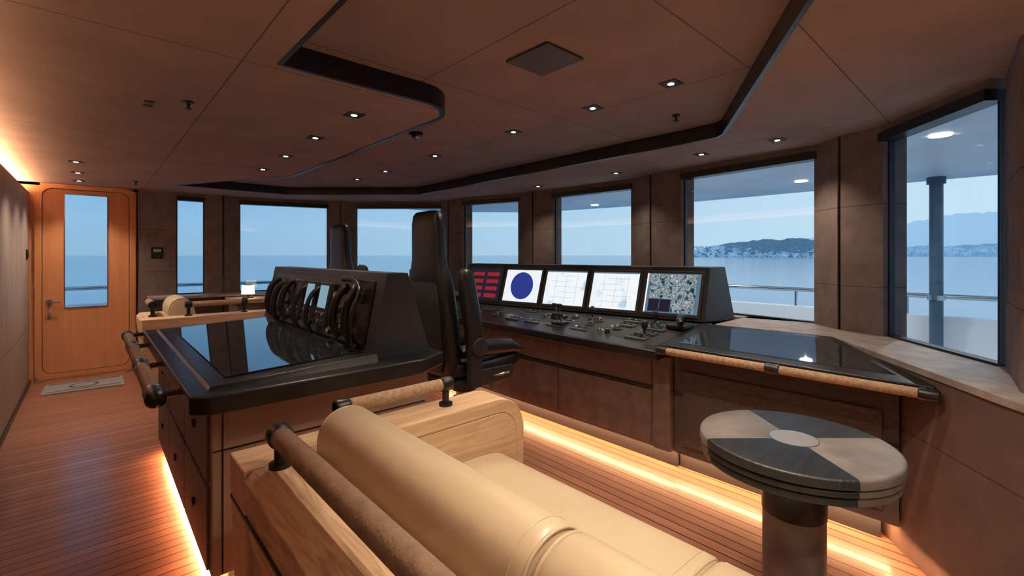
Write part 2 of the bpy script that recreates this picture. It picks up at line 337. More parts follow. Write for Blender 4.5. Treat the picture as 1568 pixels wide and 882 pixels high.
sw=empty('wall_switch'); box('plate',(.54,PY-.012,1.36),(.66,PY-.0,1.50),m_black,sw,.004); box('label',(.56,PY-.015,1.44),(.64,PY-.012,1.48),m_steel,sw); cyl('knob',(.60,PY-.025,1.39),(.60,PY-.012,1.39),.018,m_blackm,sw)
sw=empty('wall_switch'); box('plate',(-.5,6.86,1.36),(-.488,6.95,1.46),m_black,sw,.003); box('rocker',(-.488,6.88,1.38),(-.484,6.93,1.44),m_blackm,sw,.002)
dm=empty('doormat'); prism('rug',[(-.38,6.50),(.26,6.46),(.26,6.98),(-.36,6.98)],.0,.015,m_mat,dm); cyl('logo',(-.06,6.73,.015),(-.06,6.73,.0165),.12,mat('logo',(.10,.095,.09),rough=.9),dm); cyl('logo_in',(-.06,6.73,.0165),(-.06,6.73,.0175),.09,m_mat,dm)
for k in (0,1): box('stripe_%d'%k,(-.34,6.55+.36*k,.015),(.24,6.57+.36*k,.0165),m_blackm,dm)

# ---------------------------------------------------------------- sofa
def sofa(name,y_arm,y_end,s,zs=1.0,x0=.36,rail=True):
    """arm at y_arm (outer face), runs towards y_end; s=+1 if arm is on the +Y end"""
    e=empty(name)
    Y=lambda v:y_arm-s*v
    Z=lambda z:z*zs
    L=abs(y_arm-y_end)
    X1=x0+1.26; prof=[(x0+.02,.08),(x0,.70-.0),(X1-.16,.70)]+[(X1-.16+.16*math.sin(t),.54+.16*math.cos(t)) for t in [math.pi/2*i/8 for i in range(1,9)]]+[(X1,.08)]
    prof=[(a,Z(b)) for a,b in prof]
    exty('arm',prof,Y(.0),Y(.20),m_ash,e,.008,2)
    def inner(o,zb):
        return [(x0+.32,Z(.40)),(x0+.32,Z(.64-o)),(X1-.17,Z(.64-o))]+[(X1-.17+(.12-o)*math.sin(t),Z(.52)+(.12-o)*math.cos(t)) for t in [math.pi/2*i/8 for i in range(1,9)]]+[(X1-.05-o,Z(.40))]
    exty('arm_inner_line',inner(0,0),Y(.195),Y(.2015),m_wrap,e)
    exty('arm_inner_panel',inner(.005,0),Y(.196),Y(.205),m_ash,e)
    exty('back_shell',[(x0+.05,Z(.08)),(x0,Z(.67)),(x0+.03,Z(.70)),(x0+.30,Z(.70)),(x0+.34,Z(.60)),(x0+.34,Z(.08))],Y(.205),Y(L),m_ashY,e,.006,2)
    exty('shell_groove',[(x0+.001,Z(.545)),(x0+.001,Z(.555)),(x0+.05,Z(.555)),(x0+.05,Z(.545))],Y(.01),Y(L),m_black,e)
    exty('seat_base',[(x0+.3,Z(.12)),(x0+.3,Z(.33)),(x0+1.08,Z(.33)),(x0+1.08,Z(.12))],Y(.205),Y(L),m_ashY,e,.005,2)
    prf=[(.235,.65),(.222,.75),(.25,.82),(.31,.85),(.375,.84),(.42,.79),(.46,.67),(.53,.50),(.56,.40),(.42,.38),(.30,.55)]
    def closed_smooth(p,n=5):
        out=[];N=len(p)
        for i in range(N):
            p0,p1,p2,p3=[Vector(p[(i+j-1)%N]) for j in range(4)]
            for k in range(n):
                t=k/n; out.append(.5*((2*p1)+(-p0+p2)*t+(2*p0-5*p1+4*p2-p3)*t*t+(-p0+3*p1-3*p2+p3)*t**3))
        return out
    sm=closed_smooth(prf); c=Vector((.36,.66))
    def cush(nm,pp,c,ya,yb,mm,r=.05,pipe=True):
        rings=[]; st=[(0,.80),(.006,.90),(.018,.965),(.04,1)]
        for dd,k in st: rings.append([(x0+c.x+(p.x-c.x)*k,Y(ya+dd*r/.04),Z(c.y+(p.y-c.y)*k)) for p in pp])
        rings.append([(x0+p.x,Y((ya+yb)/2),Z(p.y)) for p in pp])
        for dd,k in st[::-1]: rings.append([(x0+c.x+(p.x-c.x)*k,Y(yb-dd*r/.04),Z(c.y+(p.y-c.y)*k)) for p in pp])
        ob=loft(nm,rings,mm,e)
        if pipe:
            for q,(yy,kk) in enumerate(((ya+.012,.965),(yb-.012,.965),(yb-.05,1.0))):
                tube('%s_piping_%d'%(nm,q),[(x0+c.x+(p.x-c.x)*kk,Y(yy),Z(c.y+(p.y-c.y)*kk)) for p in pp],.0045 if q<2 else .002,mm,e,cyclic=True,res=3)
        return ob
    y=.22;i=0
    while y<L-.05:
        ye=min(y+1.05,L); cush('back_cushion_%d'%i,sm,c,y,ye,m_leather,.03); y=ye; i+=1
    st=[(.46,.33),(.44,.42),(.48,.465),(.75,.475),(1.02,.468),(1.10,.44),(1.115,.38),(1.09,.325),(.75,.315)]
    sms=closed_smooth(st); c2=Vector((.78,.39)); y=.215;i=0
    while y<L-.05:
        ye=min(y+1.05,L); cush('seat_cushion_%d'%i,sms,c2,y,ye,m_leather,.02); y=ye;i+=1
    if rail:
        cyl('back_rail',(x0+.10,Y(.22),Z(.80)),(x0+.10,Y(L-.1),Z(.80)),.034,m_wrap,e,n=32,bev=.008)
        for yy in (.26,1.6):
            if yy<L:
                cyl('back_rail_collar',(x0+.10,Y(yy-.05),Z(.80)),(x0+.10,Y(yy+.0),Z(.80)),.040,m_black,e,bev=.008)
                cyl('back_rail_post',(x0+.10,Y(yy-.02),Z(.70)),(x0+.10,Y(yy-.02),Z(.79)),.018,m_black,e); cyl('back_rail_foot',(x0+.10,Y(yy-.02),Z(.70)),(x0+.10,Y(yy-.02),Z(.715)),.034,m_black,e)
        cyl('arm_rail',(x0+.34,Y(.09),Z(.80)),(x0+.88,Y(.09),Z(.80)),.027,m_wrap2,e,n=32,bev=.006)
        for xx in (.37,.86):
            cyl('arm_rail_collar',(x0+xx-.03,Y(.09),Z(.80)),(x0+xx+.03,Y(.09),Z(.80)),.033,m_black,e,bev=.008)
            cyl('arm_rail_post',(x0+xx,Y(.09),Z(.70)),(x0+xx,Y(.09),Z(.79)),.016,m_black,e); cyl('arm_rail_foot',(x0+xx,Y(.09),Z(.70)),(x0+xx,Y(.09),Z(.713)),.032,m_black,e)
    box('plinth',(x0+.12,min(Y(.04),Y(L)),0),(x0+1.0,max(Y(.04),Y(L)),Z(.12)),m_blackm,e)
    area('toe_light',(x0+1.03,(Y(0)+Y(L))/2,.105),.02,L,0,4*L/2,TOE,parent=e)
    return e
sofa('sofa',1.88,-.85,1)
sofa('sofa',5.45,6.22,-1,1.14,x0=.34)

# ---------------------------------------------------------------- chart island
isl=empty('chart_table_island')
box('plinth',(.44,2.3,0),(1.3,4.1,.08),m_blackm,isl)
box('cabinet',(.36,2.2,.08),(1.38,4.12,.79),m_tan,isl,.006,2)
m_dv=mat('dark_veneer',(.14,.10,.083),rough=.5,scale=(1,1,8),nscale=4,col2=(.10,.073,.059))
for i in range(3):
    for j in range(2):
        box('drawer_%d%d'%(i,j),(.348,2.24+.625*i,.10+.36*j),(.362,2.24+.625*i+.612,.44+.33*j),m_dv,isl,.003,1)
        cyl('pull_%d%d'%(i,j),(.335,2.54+.625*i,.27+.36*j),(.350,2.54+.625*i,.27+.36*j),.02,m_black,isl)
box('side_groove_0',(.36,2.195,.595),(1.36,2.2,.60),m_black,isl)
box('side_groove_1',(.395,2.195,.09),(.40,2.2,.78),m_black,isl)
prism('top_slab',[(.27,2.10),(.33,2.05),(1.26,2.05),(1.45,2.15),(1.45,4.18),(.27,4.18)],.79,.865,m_black,isl,.010,3)
hexa('raised_bed',[(.33,2.14,.86),(1.06,2.14,.86),(1.06,4.12,.86),(.33,4.12,.86),(.35,2.16,.875),(1.06,2.16,.905),(1.06,4.10,.905),(.35,4.10,.875)],m_black,isl,.004,2)
def Pg(x,y,z=.003): return (x,y,.875+(x-.35)/.71*.03+z)
hexa('display_glass',[Pg(.42,2.26),Pg(1.02,2.26),Pg(1.02,4.0),Pg(.42,4.0),Pg(.42,2.26,.007),Pg(1.02,2.26,.007),Pg(1.02,4.0,.007),Pg(.42,4.0,.007)],m_gloss,isl)
cyl('rail',(.19,2.42,.82),(.19,4.28,.82),.03,m_wrap,isl,n=32)
for yy in (2.33,3.0,3.7,4.25):
    cyl('rail_collar',(.19,yy,.82),(.19,yy+.11,.82),.036,m_black,isl,bev=.012)
    cyl('rail_bracket',(.19,yy+.05,.82),(.30,yy+.05,.825),.014,m_black,isl)
for yy in (2.44,2.99,3.11,3.69): cyl('rail_ring',(.19,yy,.82),(.19,yy+.012,.82),.037,m_steel,isl,bev=.003)
sphere('rail_end',(.19,2.34,.82),.038,m_black,isl)
exty('upright',[(1.05,.86),(1.14,1.305),(1.26,1.305),(1.40,.86)],2.21,4.2,m_slate,isl)
PO=Vector((1.05,2.21,.86)); PU=Vector((0,1,0)); PV=(Vector((1.14,0,1.30))-Vector((1.05,0,.86))).normalized(); PN=PV.cross(PU).normalized()
if PN.x>0: PN=-PN
def PM(s,t,h=0): return PO+PU*s+PV*t+PN*h
def pbox(name,s0,s1,t0,t1,h0,h1,m,bev=.003):
    c=[PM(s0,t0,h0),PM(s1,t0,h0),PM(s1,t1,h0),PM(s0,t1,h0),PM(s0,t0,h1),PM(s1,t0,h1),PM(s1,t1,h1),PM(s0,t1,h1)]
    return hexa(name,c,m,isl,bev,2)
pbox('fascia',.10,1.85,.05,.41,0,.012,m_black,.01)
blu=emis('radio_screen',(.28,.45,.56),.8)
for k,(s0,s1) in enumerate(((.60,.78),(.84,1.02),(1.08,1.22))):
    pbox('radio_%d'%k,s0,s1,.10,.37,.012,.045,m_blackm,.008)
    if k<2: pbox('radio_display_%d'%k,s0+.025,s1-.025,.21,.35,.045,.047,blu,0)
    else: pbox('speaker_front',s0+.02,s1-.02,.22,.34,.045,.05,m_slate,.004)
    for q in range(3):
        for r in range(2): cyl('radio_key',PM(s0+.035+.055*q,.13+.045*r,.045),PM(s0+.035+.055*q,.13+.045*r,.055),.012,m_steel if (q+r)%2 else m_slate,isl)
for k,(s0,t0) in enumerate(((.22,.08),(.38,.08),(.81,.05),(1.05,.05),(1.34,.08),(1.52,.06),(1.68,.08))):
    tube('handset_%d'%k,[PM(s0,t0,.03),PM(s0,t0+.03,.075),PM(s0+.01,t0+.14,.09),PM(s0,t0+.25,.075),PM(s0,t0+.28,.03)],.022 if k not in (2,3) else .014,m_black,isl,bez=True)
    tube('cord_%d'%k,[PM(s0,t0+.0,.03)]+[PM(s0+.03+.012*math.sin(j*2.2),t0+.02+.004*j,.04+.012*math.cos(j*2.2)) for j in range(14)]+[PM(s0+.08,t0+.1,.015)],.004,m_black,isl)
    if k not in (2,3): pbox('cradle_%d'%k,s0-.035,s0+.035,t0+.02,t0+.07,.012,.04,m_steel); pbox('cradle_top_%d'%k,s0-.035,s0+.035,t0+.2,t0+.25,.012,.04,m_slate)
tube('grab_hoop',[PM(.14,.06,.02),PM(.10,.08,.08),PM(.10,.22,.11),PM(.10,.34,.08),PM(.22,.40,.06),PM(.45,.41,.05),PM(.5,.40,.015)],.012,m_black,isl,bez=True)
for s,t in ((.3,.36),(.55,.09),(.55,.16),(.55,.3),(1.3,.35),(1.45,.2),(1.45,.32),(1.46,.1),(.32,.2),(.32,.1),(.48,.22)):
    cyl('dial',PM(s,t,.012),PM(s,t,.035),.022,m_slate,isl,bev=.004); cyl('dial_mark',PM(s,t,.035),PM(s,t,.037),.014,m_steel,isl)
pbox('socket_plate',.16,.26,-.02,.05,.0,.016,m_black)
cyl('socket_dial',PM(.21,.015,.016),PM(.21,.015,.024),.02,m_steel,isl)
area('toe_light_aft',(.395,3.15,.075),.02,1.85,0,16,TOE,parent=isl)
area('toe_light_side',(.85,2.245,.075),.8,.02,0,6,TOE,parent=isl)
area('toe_light_fwd',(1.36,3.15,.075),.02,1.8,0,7,TOE,parent=isl)

# ---------------------------------------------------------------- helm chairs
def chair(x,y):
    e=empty('helm_chair',(x,y,0))
    cyl('base_plate',(0,0,0),(0,0,.025),.24,m_black,e,n=40,bev=.006)
    cyl('column',(0,0,.02),(0,0,.30),.085,m_blackm,e); cyl('column_upper',(0,0,.30),(0,0,.50),.06,m_steel,e); cyl('column_boot',(0,0,.40),(0,0,.50),.09,m_blackm,e,r2=.15)
    box('seat_pan',(-.24,-.25,.47),(.28,.25,.55),m_blackm,e,.03,4)
    rings=[]
    for xx,w,z0,z1 in ((-.26,.40,.55,.66),(-.22,.48,.54,.68),(0,.50,.53,.665),(.2,.51,.53,.68),(.28,.50,.54,.69),(.35,.46,.57,.68),(.365,.40,.60,.65)):
        rings.append([(xx,b,(z0+z1)/2+a) for a,b in rrect(w,z1-z0,3.5)])
    loft('seat_cushion',rings,m_bleather,e)
    for s in (-1,1): loft('seat_bolster_%d'%(s+1),[[(xx,s*.225+b,zz+a) for a,b in rrect(.09,hh,2.6,18)] for xx,zz,hh in ((-.2,.72,.06),(-.12,.74,.10),(.1,.735,.12),(.26,.725,.10),(.35,.69,.04))],m_bleather,e)
    prof=((.56,.36,.08,-.24),(.60,.44,.13,-.245),(.72,.49,.155,-.255),(.95,.50,.15,-.275),(1.12,.49,.14,-.29),(1.22,.46,.13,-.30),(1.30,.40,.115,-.305),(1.37,.355,.105,-.31),(1.50,.345,.10,-.315),(1.62,.335,.095,-.32),(1.68,.31,.085,-.32),(1.705,.26,.06,-.32),(1.71,.16,.03,-.32))
    loft('backrest_shell',[[(c+a,b,z) for a,b in rrect(w,t,4)] for z,w,t,c in prof],m_bleather,e)
    loft('back_pad',[[(c+a,b,z) for a,b in rrect(w,t,3)] for z,w,t,c in ((.68,.28,.04,-.17),(.72,.36,.08,-.175),(.95,.37,.09,-.20),(1.15,.35,.08,-.225),(1.24,.30,.04,-.24))],m_bleather,e)
    loft('head_pad',[[(c+a,b,z) for a,b in rrect(w,t,3)] for z,w,t,c in ((1.36,.22,.03,-.262),(1.40,.27,.06,-.262),(1.60,.26,.06,-.27),(1.65,.2,.03,-.275))],m_bleather,e)
    loft('rear_shell_panel',[[(c+a,b,z) for a,b in rrect(w,t,4)] for z,w,t,c in ((.60,.34,.02,-.31),(.66,.40,.04,-.325),(1.0,.40,.04,-.345),(1.18,.36,.03,-.355),(1.24,.28,.01,-.355))],m_blackm,e)
    for s in (-1,1):
        yy=s*.315
        loft('armrest_%d'%(s+1),[[(xx+a,yy+b,z) for a,b in rrect(w,t,3.2,20)] for z,w,t,xx in ((.74,.05,.06,-.14),(.76,.08,.10,-.145),(.85,.09,.125,-.15),(1.05,.095,.13,-.185),(1.22,.09,.12,-.215),(1.29,.075,.09,-.225),(1.31,.04,.04,-.23))],m_bleather,e)
        cyl('arm_pivot_%d'%(s+1),(-.13,yy-.05,.78),(-.13,yy+.05,.78),.065,m_blackm,e,bev=.012)
        box('arm_bracket_%d'%(s+1),(-.20,yy-.03,.50),(-.09,yy+.03,.80),m_blackm,e,.02,3)
        for q in range(4): cyl('arm_button',(-.205+.0*q,yy,.9+.06*q),(-.216-.012*q,yy,.9+.06*q),.012,m_steel if q==0 else m_slate,e)
    box('side_skirt',(-.1,-.275,.50),(.25,-.25,.60),m_blackm,e,.008,2)
    tube('recline_lever',[(.05,-.27,.55),(.05,-.31,.55),(.16,-.32,.56)],.009,m_steel,e)
    tube('footrest',[(.12,-.14,.30),(.34,-.14,.22),(.34,.14,.22),(.12,.14,.30)],.014,m_steel,e)
    box('footrest_bracket',(0,-.15,.28),(.14,.15,.32),m_blackm,e,.01)
    return e
chair(2.06,2.78); chair(2.16,4.58)

# ---------------------------------------------------------------- main console
mc=empty('helm_console')
P0=Vector((3.36,1.55,.90));P1=Vector((2.95,4.05,.90));T0=Vector((3.47,1.55,1.31));T1=Vector((3.06,4.05,1.31))
hexa('screen_housing',[P0,(3.80,1.50,.88),(3.45,4.2,.88),P1,T0,(3.66,1.52,1.31),(3.25,4.15,1.31),T1],m_slate,mc,.006,2)
U=(P1-P0).normalized(); V=(T0-P0).normalized(); N=V.cross(U).normalized()
if N.x>0:N=-N
def Q(s,t,h=0): return P0+U*s+V*t+N*h
def qbox(name,s0,s1,t0,t1,h0,h1,m,bev=0):
    return hexa(name,[Q(s0,t0,h0),Q(s1,t0,h0),Q(s1,t1,h0),Q(s0,t1,h0),Q(s0,t0,h1),Q(s1,t0,h1),Q(s1,t1,h1),Q(s0,t1,h1)],m,mc,bev,2)
qbox('fascia',.0,2.52,.0,.42,0,.008,m_black,.003)
scr=[m_cctv,m_scrw,m_scrw,m_scrw2,m_scrd]
for i in range(5):
    s0=.03+.49*i; s1=s0+.465
    qbox('bezel_%d'%i,s0,s1,.02,.385,.008,.018,m_blackm,.004)
    a,b,c0,c1=s0+.022,s1-.022,.045,.362
    if i==0:
        qbox('screen_0',a,b,c0,c1,.018,.0195,m_line)
        qbox('feed_wide_a',a+.24,b-.015,.262,.355,.0195,.021,m_cctv); qbox('feed_wide_b',a+.03,a+.235,.262,.355,.0195,.021,m_cctv)
        for r in range(2):
            for c in range(4):
                w=(b-a-.06)/4; qbox('feed_%d%d'%(r,c),a+.03+w*c,a+.03+w*c+w-.004,.055+.104*r,.055+.104*r+.098,.0195,.021,m_scrd if (r,c) in ((0,3),(0,2)) else m_cctv)
        qbox('toolbar',b-.012,b,c0,c1,.0195,.021,m_scrw2)
    else: qbox('screen_%d'%i,a,b,c0,c1,.018,.0195,scr[i])
    if i in (1,2):
        for j in range(5): t=c0+.05+.05*j+.01*i; qbox('contour',a+.05+.03*((j*7+i)%4),b-.06-.04*((j*5)%3),t,t+.0014,.0195,.0202,m_line)
        for j in range(3): t=a+.09+.11*j; qbox('meridian',t,t+.0014,c0+.02,c1-.03,.0195,.0202,m_line)
        qbox('side_menu',b-.05,b-.005,c0+.005,c1-.005,.0195,.0202,m_scrw2); qbox('top_bar',a,b,c1-.012,c1,.0195,.0203,m_line)
    if i==3:
        cyl('radar_plot',Q((a+b)/2,(c0+c1)/2,.0195),Q((a+b)/2,(c0+c1)/2,.021),.135,m_blue,mc,n=48)
        qbox('menu',a,a+.05,c0,c1,.0195,.0202,m_scrw2)
    if i==4:
        for r in range(4):
            for c in range(2): qbox('gauge',a+.03+.2*c,a+.19+.2*c,c0+.02+.075*r,c0+.06+.075*r,.0195,.021,m_red)
hexa('desk',[(2.60,1.50,.735),(3.40,1.50,.82),(3.0,4.15,.82),(2.64,4.15,.735),(2.60,1.50,.80),(3.40,1.50,.897),(3.0,4.15,.897),(2.64,4.15,.80)],m_black,mc,.012,3)
hexa('desk_plate',[(2.70,1.56,.80),(3.32,1.58,.88),(2.98,4.0,.88),(2.72,4.0,.80),(2.70,1.56,.815),(3.32,1.58,.892),(2.98,4.0,.895),(2.72,4.0,.818)],m_blackm,mc,.003,1)
def DZ(x,y):
    xf=2.60+(y-1.5)/2.65*.04; xb=3.40-(y-1.5)/2.65*.4
    return .80+(x-xf)/(xb-xf)*.097+.004
random.seed(8)
def dev(x,y,w,l,h,m,nm='button_panel'):
    z=DZ(x,y); return box(nm,(x-w/2,y-l/2,z-.01),(x+w/2,y+l/2,z+h),m,mc,min(.004,h/2.2),2)
for y in (1.75,2.0,2.25,2.5,2.75,3.0,3.25,3.5,3.75):
    for x in (2.78,2.9,3.02,3.14):
        if x>3.25-(y-1.5)*.15: continue
        r=random.random()
        if r<.35:
            dev(x,y,.09,.16,.010,m_slate)
            for q in range(5): dev(x+.02,y-.06+.03*q,.015,.018,.018,m_blackm if q%2 else m_steel,'key')
        elif r<.6:
            z=DZ(x,y); cyl('trackball_ring',(x,y,z),(x,y,z+.012),.038,m_slate,mc,bev=.003); sphere('trackball',(x,y,z+.012),.026,m_gloss,mc)
        elif r<.8:
            z=DZ(x,y); cyl('knob',(x,y,z),(x,y,z+.035),.022,m_black,mc,r2=.017,bev=.003)
            cyl('knob',(x,y+.07,z),(x,y+.07,z+.03),.014,m_steel,mc,r2=.012)
        else:
            dev(x,y,.1,.18,.008,m_slate)
            for q in range(4): dev(x,y-.06+.04*q,.06,.006,.010,m_grn if q==1 else m_line,'indicator')
        if random.random()<.5: dev(x+.05,y+.08,.008,.02,.012,m_grn,'led')
def lever(x,y,h=.11):
    z=DZ(x,y); box('lever_base',(x-.05,y-.06,z),(x+.05,y+.06,z+.035),m_black,mc,.012,3)
    for s in (-1,1):
        tube('lever_arm',[(x,y+.02*s,z+.03),(x-.03,y+.025*s,z+h)],.006,m_steel,mc); cyl('lever_grip',(x-.03,y+.008*s,z+h),(x-.03,y+.05*s,z+h),.015,m_black,mc,bev=.005)
lever(2.95,2.62,.12); lever(2.80,2.48,.09)
def joy(x,y):
    z=DZ(x,y); cyl('joystick_base',(x,y,z),(x,y,z+.03),.045,m_black,mc,r2=.03); cyl('joystick_stem',(x,y,z+.02),(x,y,z+.07),.010,m_blackm,mc); sphere('joystick_knob',(x,y,z+.09),.024,m_black,mc,(1,1,1.4))
joy(3.02,2.32); joy(2.82,1.72); joy(3.10,1.80)
z=DZ(3.15,1.62)
box('phone_cradle',(3.06,1.56,z),(3.24,1.70,z+.035),m_black,mc,.012,3)
tube('phone_handset',[(3.02,1.56,z+.05),(3.04,1.585,z+.075),(3.13,1.62,z+.085),(3.24,1.66,z+.075),(3.27,1.68,z+.05)],.022,m_black,mc,bez=True)
box('base',(2.78,1.5,.12),(3.3,4.15,.76),m_base,mc)
box('plinth',(2.86,1.5,0),(3.3,4.15,.12),m_blackm,mc)
for i in range(3):
    y0=1.64+.84*i
    box('panel_low_%d'%i,(2.768,y0,.14),(2.785,y0+.82,.50),m_base,mc,.006,2)
    box('panel_up_%d'%i,(2.768,y0,.53),(2.785,y0+.82,.735),m_base,mc,.006,2)
box('corner_post',(2.755,1.50,.12),(2.785,1.62,.74),m_base,mc,.012,3)
box('black_line',(2.762,1.5,.508),(2.79,4.15,.522),m_black,mc)
area('toe_light',(2.815,2.8,.115),.02,2.6,0,22,TOE,parent=mc)

# ---------------------------------------------------------------- starboard chart desk
sd=empty('chart_desk')
prism('base',[(2.80,1.49),(2.80,.36),(3.3,.74),(3.3,1.49)],.12,.80,m_weave,sd)
prism('plinth',[(2.88,1.49),(2.88,.44),(3.3,.74),(3.3,1.49)],0,.12,m_blackm,sd)
box('front_frame',(2.785,.42,.18),(2.80,1.42,.66),m_weave,sd,.006,2)
box('black_line',(2.788,.36,.50),(2.81,1.49,.51),m_black,sd)
prism('top',[(2.63,1.49),(2.63,.22),(2.66,.21),(3.34,.735),(3.30,1.49)],[.79]*5,[.842,.842,.845,.902,.90],m_black,sd,.006,2)
prism('top_glass',[(2.72,1.42),(2.72,.36),(3.27,.76),(3.24,1.42)],[.84,.84,.88,.88],[.8525,.8525,.8995,.898],m_gloss,sd)
cyl('rail',(2.585,.24,.815),(2.585,1.46,.815),.022,m_wrap2,sd,n=32)
for y in (.20,.80,1.42): cyl('rail_collar',(2.585,y,.815),(2.585,y+.07,.815),.027,m_black,sd,bev=.006); cyl('rail_bracket',(2.585,y+.035,.815),(2.66,y+.035,.815),.015,m_black,sd)
area('toe_light',(2.835,.95,.115),.02,1.1,0,10,TOE,parent=sd)
area('toe_light_end',(2.55,.24,.1),.02,.5,math.radians(-52),2,TOE,parent=sd)

# ---------------------------------------------------------------- round pedestal table
rt=empty('round_pedestal_table',(1.82,.52,0))
R=.305
def wedge(name,a0,a1,r0,r1,z0,z1,m,n=24):
    bm=bmesh.new(); ring=[]
    for i in range(n+1):
        a=math.radians(a0+(a1-a0)*i/n); c,s=math.cos(a),math.sin(a)
        ring.append([bm.verts.new((r*c,r*s,z)) for r,z in ((r0,z0),(r1,z0),(r1,z1-.008),(r1-.003,z1-.002),(r1-.010,z1),(r0,z1))])
    for a,b in zip(ring,ring[1:]):
        for k in range(6): bm.faces.new((a[k],a[(k+1)%6],b[(k+1)%6],b[k]))
    bm.faces.new(ring[0]); bm.faces.new(ring[-1])
    return fin(name,bm,m,rt,True)
for k in range(4):
    a0=-42+90*k; m=m_bwood if k%2==0 else m_tstone
    wedge('top_quarter_%d'%k,a0+.2,a0+89.8,.078,R,.727,.757,m)
    wedge('edge_band_%d'%k,a0+.2,a0+89.8,.08,R-.004,.703,.722,m); wedge('edge_low_%d'%k,a0+.2,a0+89.8,.08,R-.010,.675,.698,m)
cyl('edge_core',(0,0,.678),(0,0,.74),R-.016,m_black,rt,n=64)
cyl('inlay_ring',(0,0,.74),(0,0,.7575),.078,m_steel,rt,n=48); cyl('inlay',(0,0,.7575),(0,0,.7585),.074,mat('inlay_grey',(.20,.20,.21),rough=.3),rt,n=48)
cyl('pedestal_collar',(0,0,.50),(0,0,.675),.10,m_black,rt,n=48,bev=.004); cyl('pedestal',(0,0,.04),(0,0,.50),.097,m_tstone,rt,n=48); cyl('foot',(0,0,0),(0,0,.04),.16,m_black,rt,n=48,bev=.006)

# ---------------------------------------------------------------- port cabinet + lamp
pc=empty('port_cabinet')
prism('body',[(1.3,6.34),(2.4,6.0),(3.2,5.2),(3.55,5.5),(2.9,6.3),(2.5,6.6),(1.5,6.82),(1.3,6.82)],.05,.82,m_base,pc)
prism('counter',[(1.25,6.3),(2.38,5.95),(3.18,5.15),(3.5,5.5),(2.8,6.2),(2.45,6.4),(1.5,6.79),(1.25,6.79)],.82,.865,m_ash,pc,.008,2)
prism('plinth',[(1.35,6.4),(2.4,6.06),(3.15,5.3),(2.9,6.2),(1.5,6.8)],0,.05,m_blackm,pc)
tl=empty('table_lamp',(1.45,6.5,.865)); cyl('base',(0,0,0),(0,0,.012),.06,m_black,tl); cyl('stem',(0,0,.01),(0,0,.05),.012,m_black,tl); cyl('shade',(0,0,.05),(0,0,.16),.075,emis('lamp_shade',(1,.72,.4),4),tl,r2=.065); cyl('cap',(0,0,.16),(0,0,.168),.05,m_black,tl)

# ---------------------------------------------------------------- exterior
ov=empty('roof_overhang')
prism('canopy',[(2.2,-6),(7.8,-6),(7.8,4),(7.2,7.0),(5.6,8.4),(3.4,8.2),(1.6,8.0),(1.4,7.4),(2.7,7.1),(3.1,6.85),(4.05,5.95),(4.1,5.3),(4.35,4.4),(4.42,2.7),(4.28,2.06),(4.12,.95),(3.75,.45),(2.2,-.8)],2.34,2.5,m_roof,ov)
for x,y in ((4.88,.38),(6.6,1.8),(6.9,5.25),(5.5,-1.0),(6.6,3.4)):
    cyl('deck_lamp',(x,y,2.33),(x,y,2.342),.07,m_lamp,ov)
    L=bpy.data.lights.new('deck_beam','SPOT'); L.energy=60; L.color=(1,.96,.9); L.spot_size=2.5; L.spot_blend=.7; o=bpy.data.objects.new('deck_beam',L); o.location=(x,y,2.31); COL.objects.link(o); o.parent=ov
dk=empty('outer_deck')
prism('side_deck',[(2.2,-6),(8.0,-6),(8.0,4),(7.2,7.4),(5,9.2),(1,9.8),(-4,9.8),(-4,7.45),(1.5,7.45),(2.7,7.2),(4.2,6.0),(4.5,3.8),(4.5,2.7),(4.2,.9),(2.2,-.9)],-.15,-.06,m_white,dk)
bw=[(7.6,-6),(7.6,4),(7.0,7.0),(5,8.9),(1,9.5),(-4,9.5)]
for i,(a,b) in enumerate(zip(bw,bw[1:])):
    a=Vector(a);b=Vector(b);n=Vector(((b-a).y,-(b-a).x)).normalized()
    prism('bulwark_%d'%i,[a,b,b+n*.14,a+n*.14],-.3,.66,m_white,dk,.01,2)
tube('top_rail',[(p[0]+.05,p[1]+.03,.9) for p in bw],.03,m_steel,dk)
for a,b in zip(bw,bw[1:]):
    a=Vector(a);b=Vector(b);n_=max(1,int((b-a).length/1.25))
    for k in range(n_): p=a+(b-a)*(k+.5)/n_; cyl('stanchion',(p.x+.05,p.y+.03,.64),(p.x+.05,p.y+.03,.9),.018,m_steel,dk)
pm=mat('post_paint',(.06,.11,.16),rough=.4)
cyl('canopy_post',(7.5,.62,-.05),(7.5,.62,2.34),.065,pm,ov); cyl('post_collar',(7.5,.62,.86),(7.5,.62,.92),.085,m_steel,ov); cyl('post_cap',(7.5,.62,2.26),(7.5,.62,2.34),.09,pm,ov)
m_sea=mat('sea_water',(.30,.52,.66),rough=.14,nscale=.02,col2=(.27,.49,.63),bump=.12,bscale=.35,bstretch=(1,1,1),ior=2.0)
bm=bmesh.new(); Rr=30000
bm.faces.new([bm.verts.new((Rr*math.cos(2*math.pi*i/64),Rr*math.sin(2*math.pi*i/64),-9)) for i in range(64)]); fin('sea',bm,m_sea)
